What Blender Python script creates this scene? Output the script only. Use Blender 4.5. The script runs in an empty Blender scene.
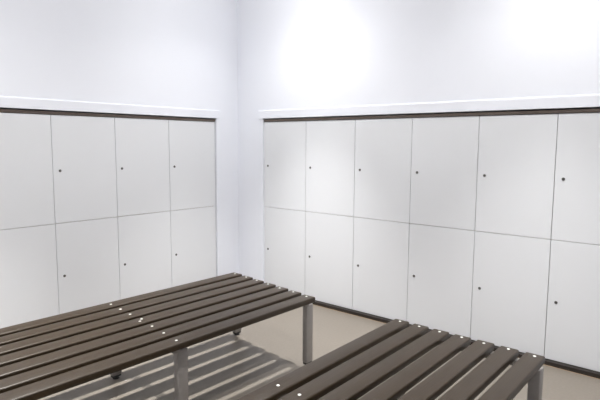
import bpy, bmesh, math, random
from mathutils import Vector, Matrix
random.seed(4)
S = bpy.context.scene
COL = S.collection

# ------------------------------------------------------------------ materials
def mat(name, col, rough=0.5, metal=0.0, var=0.0, scale=(8, 8, 8), bump=0.0, bscale=None, spec=0.5, detail=4):
    m = bpy.data.materials.new(name); m.use_nodes = True
    nt = m.node_tree; b = nt.nodes['Principled BSDF']
    b.inputs['Base Color'].default_value = (*col, 1)
    b.inputs['Roughness'].default_value = rough
    b.inputs['Metallic'].default_value = metal
    b.inputs['Specular IOR Level'].default_value = spec
    tc = nt.nodes.new('ShaderNodeTexCoord')
    mp = nt.nodes.new('ShaderNodeMapping'); mp.inputs['Scale'].default_value = scale
    nt.links.new(tc.outputs['Object'], mp.inputs['Vector'])
    nz = nt.nodes.new('ShaderNodeTexNoise'); nz.inputs['Scale'].default_value = 1.0
    nz.inputs['Detail'].default_value = detail
    nt.links.new(mp.outputs['Vector'], nz.inputs['Vector'])
    if var:
        r = nt.nodes.new('ShaderNodeValToRGB')
        r.color_ramp.elements[0].position = 0.3; r.color_ramp.elements[1].position = 0.7
        r.color_ramp.elements[0].color = (*[c * (1 - var) for c in col], 1)
        r.color_ramp.elements[1].color = (*[min(1, c * (1 + var)) for c in col], 1)
        nt.links.new(nz.outputs['Fac'], r.inputs['Fac'])
        nt.links.new(r.outputs['Color'], b.inputs['Base Color'])
    if bump:
        n2 = nz
        if bscale:
            mp2 = nt.nodes.new('ShaderNodeMapping'); mp2.inputs['Scale'].default_value = bscale
            nt.links.new(tc.outputs['Object'], mp2.inputs['Vector'])
            n2 = nt.nodes.new('ShaderNodeTexNoise'); n2.inputs['Scale'].default_value = 1.0
            nt.links.new(mp2.outputs['Vector'], n2.inputs['Vector'])
        bp = nt.nodes.new('ShaderNodeBump'); bp.inputs['Strength'].default_value = bump
        bp.inputs['Distance'].default_value = 0.002
        nt.links.new(n2.outputs['Fac'], bp.inputs['Height'])
        nt.links.new(bp.outputs['Normal'], b.inputs['Normal'])
    return m

M = dict(
    wall=mat('wall_paint', (0.845, 0.868, 0.935), 0.75, var=0.012, scale=(1.5,) * 3, bump=0.12, bscale=(160,) * 3, spec=0.3),
    trim=mat('white_gloss_trim', (0.845, 0.868, 0.935), 0.4, var=0.01, scale=(3,) * 3, spec=0.4),
    ceil=mat('ceiling_paint', (0.80, 0.80, 0.80), 0.85, var=0.01, scale=(2,) * 3),
    floor=mat('floor_vinyl', (0.193, 0.169, 0.143), 0.42, var=0.05, scale=(60,) * 3, bump=0.05, spec=0.4),
    door=mat('door_laminate', (0.75, 0.765, 0.795), 0.42, var=0.01, scale=(2, 2, 2), spec=0.4),
    body=mat('locker_carcass', (0.38, 0.28, 0.15), 0.6, var=0.08, scale=(9,) * 3),
    brown=mat('brown_strip', (0.175, 0.137, 0.113), 0.5, var=0.12, scale=(6, 6, 60)),
    plinth=mat('dark_plinth', (0.020, 0.014, 0.011), 0.5, var=0.12, scale=(6, 6, 60)),
    tan=mat('tan_sealant', (0.42, 0.29, 0.17), 0.6, var=0.08, scale=(20,) * 3),
    dark=mat('dark_void', (0.02, 0.018, 0.016), 0.9, var=0.1),
    slat=mat('slat_composite', (0.025, 0.0145, 0.0055), 0.42, var=0.14, scale=(5, 160, 160), bump=0.25, spec=0.40),
    steel=mat('painted_steel', (0.28, 0.262, 0.25), 0.4, 0.2, var=0.04, scale=(30,) * 3),
    screw=mat('screw_head', (0.86, 0.86, 0.84), 0.35, 0.2, var=0.04, scale=(90,) * 3),
    rubber=mat('black_foot', (0.015, 0.014, 0.014), 0.6, var=0.1, scale=(40,) * 3),
    lock=mat('lock_cylinder', (0.12, 0.115, 0.11), 0.35, 0.6, var=0.1, scale=(200,) * 3),
    rim=mat('lock_rim', (0.5, 0.49, 0.47), 0.35, 0.6, var=0.05, scale=(200,) * 3),
)

# ------------------------------------------------------------------ mesh helpers
def box(bm, x0, x1, y0, y1, z0, z1, bev=0.0, seg=2):
    b = bmesh.new()
    vs = [b.verts.new((x, y, z)) for x in (x0, x1) for y in (y0, y1) for z in (z0, z1)]
    for f in ((0, 1, 3, 2), (4, 6, 7, 5), (0, 4, 5, 1), (2, 3, 7, 6), (0, 2, 6, 4), (1, 5, 7, 3)):
        b.faces.new([vs[i] for i in f])
    bmesh.ops.recalc_face_normals(b, faces=b.faces)
    if bev:
        bmesh.ops.bevel(b, geom=b.edges[:], offset=bev, segments=seg, profile=0.5, affect='EDGES')
    merge(bm, b)

def cyl(bm, c, axis, r, h, n=20, r2=None):
    b = bmesh.new()
    bmesh.ops.create_cone(b, cap_ends=True, segments=n, radius1=r, radius2=r if r2 is None else r2, depth=h)
    q = Vector((0, 0, 1)).rotation_difference(Vector(axis))
    b.transform(Matrix.Translation(c) @ q.to_matrix().to_4x4())
    merge(bm, b)

def merge(bm, b):
    me = bpy.data.meshes.new('tmp'); b.to_mesh(me); b.free(); bm.from_mesh(me); bpy.data.meshes.remove(me)

def obj(name, bm, m, parent=None, smooth=False):
    me = bpy.data.meshes.new(name); bm.to_mesh(me); bm.free()
    me.materials.append(m)
    if smooth:
        for p in me.polygons: p.use_smooth = True
        me.set_sharp_from_angle(angle=math.radians(35))
    o = bpy.data.objects.new(name, me); COL.objects.link(o)
    if parent: o.parent = parent
    return o

def struct(name, bm, m, label=None):
    o = obj(name, bm, m); o['kind'] = 'structure'
    if label: o['label'] = label
    return o

def thing(name, label, cat, loc, rz=0.0, group=None):
    o = bpy.data.objects.new(name, None); COL.objects.link(o)
    o.empty_display_size = 0.1
    o.location = loc; o.rotation_euler = (0, 0, rz)
    o['label'] = label; o['category'] = cat
    if group: o['group'] = group
    return o

# ------------------------------------------------------------------ room (metres; corner of the two locker fronts = 0,0)
H = 2.85
WL = -0.040          # face of the left wall (plane y)
WR = -0.012          # face of the right wall (plane x)
HP = 0.012           # header board stands this proud
XB, YB = -5.6, -6.2  # the walls behind the camera
T = 0.60             # depth of the recess
Z0, ZM, ZT = 0.030, 0.805, 1.588     # door bottom, joint, top
ZH, ZHT = 1.620, 1.694               # header bottom / top
YD = -0.025          # plane of the left locker fronts
KL = (3.7975 + YD) / 3.7975
def lx(x): return -3.506 + (x + 3.506) * KL
def lz(z): return 1.4 + (z - 1.4) * KL
L_EDGE = [lx(x) for x in (-2.290, -1.781, -1.284, -0.780, -0.268)]
LZ0, LZM, LZT = lz(Z0), lz(ZM), lz(ZT)
R_EDGE = [-0.374, -0.878, -1.389, -1.894, -2.397, -2.888, -3.392]

b = bmesh.new(); box(b, XB - 0.2, T + 0.2, YB - 0.2, T + 0.2, -0.1, 0); struct('floor', b, M['floor'])
b = bmesh.new(); box(b, XB - 0.2, T + 0.2, YB - 0.2, T + 0.2, H, H + 0.1); struct('ceiling', b, M['ceil'])

# left wall with the locker opening
xl0, xl1 = L_EDGE[0] - 0.004, L_EDGE[-1] + 0.005
b = bmesh.new()
box(b, XB - 0.2, xl0, WL, T + 0.2, 0, H)
box(b, xl0, xl1, WL, T + 0.2, ZH, H)
box(b, xl1, T + 0.2, WL, T + 0.2, 0, H)
box(b, xl0, xl1, T, T + 0.2, 0, ZH)
struct('wall_left', b, M['wall'])
# right wall with the locker opening
yr0, yr1 = R_EDGE[-1] - 0.004, R_EDGE[0] + 0.0008
b = bmesh.new()
box(b, WR, T + 0.2, YB - 0.2, yr0, 0, H)
box(b, WR, T + 0.2, yr0, yr1, ZH, H)
box(b, WR, T + 0.2, yr1, WL, 0, H)
box(b, T, T + 0.2, yr0, yr1, 0, ZH)
struct('wall_right', b, M['wall'])
b = bmesh.new(); box(b, XB - 0.2, XB, YB - 0.2, WL, 0, H); struct('wall_back', b, M['wall'])
b = bmesh.new(); box(b, XB, WR, YB - 0.2, YB, 0, H); struct('wall_front', b, M['wall'])

def header(name, x0, x1, y0, y1, axis):
    # board with a chamfered upper edge and rounded ends
    b = bmesh.new(); box(b, x0, x1, y0, y1, ZH, ZHT)
    b.edges.ensure_lookup_table()
    es = []
    for e in b.edges:
        a, c = e.verts[0].co, e.verts[1].co
        k = 1 if axis == 'L' else 0
        f = y0 if axis == 'L' else x0
        if abs(a[k] - f) < 1e-6 and abs(c[k] - f) < 1e-6 and (a.z > ZHT - 1e-4 and c.z > ZHT - 1e-4):
            es.append(e)
    bmesh.ops.bevel(b, geom=es, offset=0.011, segments=3, profile=0.5, affect='EDGES')
    return struct(name, b, M['trim'])
header('trim_1', xl0 - 0.03, xl1 + 0.032, WL - HP, WL, 'L')
header('trim_2', WR - HP, WR, yr0 - 0.03, yr1 + 0.05, 'R')
# slim jamb boards beside the doors
b = bmesh.new(); box(b, xl1 + 0.001, xl1 + 0.030, WL - 0.003, WL + 0.01, 0, ZH, 0.001); struct('trim_6', b, M['trim'])
b = bmesh.new(); box(b, WR - 0.003, WR + 0.01, yr1 + 0.001, yr1 + 0.045, 0, ZH, 0.001); struct('trim_7', b, M['trim'])

# brown filler strip above the doors, dark gap over it
ZS = 1.6105
b = bmesh.new(); box(b, xl0, xl1, YD + 0.003, YD + 0.03, LZT + 0.003, ZS); struct('trim_3', b, M['brown'])
b = bmesh.new(); box(b, 0.003, 0.03, yr0, yr1, ZT + 0.003, ZS); struct('trim_4', b, M['brown'])
# plinths under the lockers
b = bmesh.new(); box(b, xl0, xl1, YD - 0.010, YD + 0.03, 0, LZ0 - 0.003); struct('baseboard_left', b, M['plinth'])
b = bmesh.new(); box(b, -0.034, 0.03, yr0, yr1, 0.0, Z0 - 0.002); struct('baseboard_right', b, M['plinth'])
b = bmesh.new(); box(b, -0.0365, -0.034, yr0, yr1, 0, 0.003, 0.001, 1); struct('trim_5', b, M['tan'])

# ------------------------------------------------------------------ lockers
G = 0.0017           # half the gap round a door
def locker_meshes(w, h):
    """front faces -Y, origin bottom centre of the door front"""
    bd = bmesh.new()
    box(bd, -w / 2 + 0.0006, w / 2 - 0.0006, 0.0205, T - 0.06, 0.0006, h - 0.0006)
    dr = bmesh.new()
    box(dr, -w / 2 + G, w / 2 - G, 0.0, 0.0195, G, h - G, 0.0012, 2)
    lx, lz = -w / 2 + 0.051, h / 2 - 0.008
    rim = bmesh.new()
    cyl(rim, (lx, -0.0008, lz), (0, -1, 0), 0.0098, 0.0016, 24)
    cyl(rim, (lx, -0.0024, lz), (0, -1, 0), 0.0090, 0.0016, 24, 0.0078)
    cor = bmesh.new()
    cyl(cor, (lx, -0.0040, lz), (0, -1, 0), 0.0074, 0.0016, 24, 0.0066)
    box(cor, lx - 0.0009, lx + 0.0009, -0.0054, -0.0046, lz - 0.004, lz + 0.004)
    return bd, dr, rim, cor

def locker(label, loc, rz, w, h, group):
    t = thing('locker', label, 'locker', loc, rz, group)
    bd, dr, rim, cor = locker_meshes(w, h)
    obj('carcass', bd, M['body'], t)
    d = obj('door', dr, M['door'], t)
    k = obj('lock', rim, M['lock'], d, True)
    merge_me = bpy.data.meshes.new('core'); cor.to_mesh(merge_me); cor.free()
    bb = bmesh.new(); bb.from_mesh(k.data); bb.from_mesh(merge_me); bb.to_mesh(k.data); bb.free()
    bpy.data.meshes.remove(merge_me)
    return t

ordl = {0: 'cut off by the left edge of the photo', 1: 'third from the room corner', 2: 'second from the room corner', 3: 'nearest the room corner'}
for i in range(4):
    x0, x1 = L_EDGE[i], L_EDGE[i + 1]
    for z0, z1, tier in ((LZM, LZT, 'upper'), (LZ0, LZM, 'lower')):
        locker('white %s-row locker in the left wall, %s' % (tier, ordl[i]), ((x0 + x1) / 2, YD, z0), 0, x1 - x0, z1 - z0,
               '%s lockers in the left wall' % tier)
ordr = ['nearest the room corner', 'second from the room corner', 'third from the room corner',
        'fourth from the room corner', 'fifth from the room corner', 'cut off by the right edge of the photo']
for i in range(6):
    y0, y1 = R_EDGE[i], R_EDGE[i + 1]
    for z0, z1, tier in ((ZM, ZT, 'upper'), (Z0, ZM, 'lower')):
        locker('white %s-row locker in the right wall, %s' % (tier, ordr[i]), (0, (y0 + y1) / 2, z0), -math.pi / 2, y0 - y1, z1 - z0,
               '%s lockers in the right wall' % tier)

# ------------------------------------------------------------------ benches
ZB = 0.461
def bench(label, x, y, rz, pitch, slat_w, half, rack, screw_pairs, ovh=0.03, ldx=0.022, ldy=0.0, lb=0.018):
    """x,y = the end screw of the slat farthest from the camera; slats run towards local -X, next slats towards -Y"""
    n, th = 7, 0.034
    t = thing('slatted_bench', label, 'bench', (x, y, 0), rz, 'changing room benches')
    ov = ovh                                    # slat overhang past the end screw
    def sx(dy): return rack * dy                  # the frame stands slightly out of square
    for i in range(n):
        dy = -i * pitch
        b = bmesh.new()
        j = random.uniform(-0.002, 0.002)
        box(b, -2 * half - ov + sx(dy) + j, ov + sx(dy) + j, dy - slat_w / 2, dy + slat_w / 2, ZB - th, ZB, 0.0075, 3)
        s = obj('slat', b, M['slat'], t, True)
        for k in range(3):
            spots = [(sx(dy) - k * half, dy)]
            if k == 1 and i in screw_pairs: spots = [(sx(dy) - half + 0.012, dy + 0.018), (sx(dy) - half - 0.012, dy - 0.014)]
            for px, py in spots:
                px += random.uniform(-0.004, 0.004); py += random.uniform(-0.005, 0.005)
                c = bmesh.new()
                cyl(c, (px, py, ZB + 0.0007), (0, 0, 1), 0.0072, 0.0020, 16, 0.0060)
                cyl(c, (px, py, ZB + 0.0021), (0, 0, 1), 0.0058, 0.0012, 16, 0.0032)
                obj('screw', c, M['screw'], s, True)
    ya, yb = 0.03, -(n - 1) * pitch + 0.03        # outer faces of the far and the near leg
    for k in range(3):
        b = bmesh.new()
        hx = 0.020
        vs = []
        ztop, zbot = ZB - th - 0.0005, ZB - th - 0.030
        y_f, y_n = 0.030, -(n - 1) * pitch - 0.005
        for yy in (y_f, y_n):
            xc = sx(yy) - k * half
            for dx in (-hx, hx):
                for zz in (zbot, ztop): vs.append(b.verts.new((xc + dx, yy, zz)))
        for f in ((0, 1, 3, 2), (4, 6, 7, 5), (0, 4, 5, 1), (2, 3, 7, 6), (0, 2, 6, 4), (1, 5, 7, 3)):
            b.faces.new([vs[q] for q in f])
        bmesh.ops.recalc_face_normals(b, faces=b.faces)
        bmesh.ops.bevel(b, geom=b.edges[:], offset=0.003, segments=2, profile=0.5, affect='EDGES')
        obj('crossbar', b, M['steel'], t, True)
        for yc in (ya - 0.018, yb + ldy):
            xc = sx(yc) * 0.75 - k * half + ldx
            b = bmesh.new()
            box(b, xc - 0.030, xc + 0.030, yc - lb, yc + lb, 0.022, zbot + 0.0, 0.004, 2)
            lg = obj('leg', b, M['steel'], t, True)
            b = bmesh.new()
            box(b, xc - 0.026, xc + 0.026, yc - 0.0145, yc + 0.0145, 0.012, 0.0222)
            cyl(b, (xc, yc, 0.006), (0, 0, 1), 0.020, 0.012, 20, 0.015)
            obj('foot', b, M['rubber'], lg)
    return t

bench('dark brown slatted bench on steel legs, in front of the left lockers',
      -0.985, -1.045, math.radians(-0.6), 0.1245, 0.092, 0.965, 0.11, {3})
bench('dark brown slatted bench in the right foreground, cut off by the photo bottom',
      -1.097, -2.450, math.radians(0.9), 0.1135, 0.085, 0.975, 0.03, set(), 0.03, 0.03, -0.035, 0.025)

# ------------------------------------------------------------------ light: frosted downlights under the ceiling
BEAM, FLOOD, GLOW = 112, 17, 3.55
LC = (1.0, 0.985, 0.955)
AIM = {(-0.75, -2.90): 0.9, (-2.60, -2.90): 0.85, (-2.60, -1.05): 1.45, (-0.75, -1.05): 1.08, (-4.45, -1.05): 1.4}
def down(x, y, k=1.0, kb=1.0):
    for p, a in ((BEAM * kb, 62), (FLOOD, 140)):                # the lamp's beam and its wide spill
        l = bpy.data.lights.new('downlight', 'SPOT')
        l.energy = p * k; l.spot_size = math.radians(a); l.spot_blend = 1.0
        l.shadow_soft_size = 0.035; l.color = LC
        o = bpy.data.objects.new('downlight', l); COL.objects.link(o); o.location = (x, y, H - 0.04)
    g = bpy.data.lights.new('downlight_diffuser', 'POINT')  # its frosted drum glows sideways
    g.energy = GLOW * k; g.shadow_soft_size = 0.06; g.color = LC
    o = bpy.data.objects.new('downlight_diffuser', g); COL.objects.link(o); o.location = (x, y, H - 0.12)
for x in (-0.75, -2.60, -4.45):
    for y in (-1.05, -2.90, -4.75):
        down(x, y, 0.45 if y < -4 else (1.12 if y > -2 else 0.95), AIM.get((x, y), 1.0))

w = bpy.data.worlds.new('world'); S.world = w; w.use_nodes = True
w.node_tree.nodes['Background'].inputs[0].default_value = (0.9, 0.93, 1, 1)
w.node_tree.nodes['Background'].inputs[1].default_value = 0.0

# ------------------------------------------------------------------ camera
cam = bpy.data.cameras.new('camera'); co = bpy.data.objects.new('camera', cam); COL.objects.link(co)
yaw, pit, roll, f = math.radians(40.38305), math.radians(6.19837), math.radians(0.3474978), 525.7787
d = Vector((math.cos(yaw) * math.cos(pit), math.sin(yaw) * math.cos(pit), -math.sin(pit)))
r = d.cross(Vector((0, 0, 1))).normalized(); u = r.cross(d)
r2 = r * math.cos(roll) + u * math.sin(roll); u2 = -r * math.sin(roll) + u * math.cos(roll)
m = Matrix((r2, u2, -d)).transposed().to_4x4()
m.translation = Vector((-2.5043 * 1.4, -2.7125 * 1.4, 1.4))
co.matrix_world = m
cam.sensor_width = 36; cam.lens = f / 600 * 36; cam.clip_start = 0.05
S.camera = co
S.view_settings.view_transform = 'Standard'; S.view_settings.look = 'None'
S.view_settings.gamma = 1; S.view_settings.use_curve_mapping = False
S.view_settings.exposure = 1.41
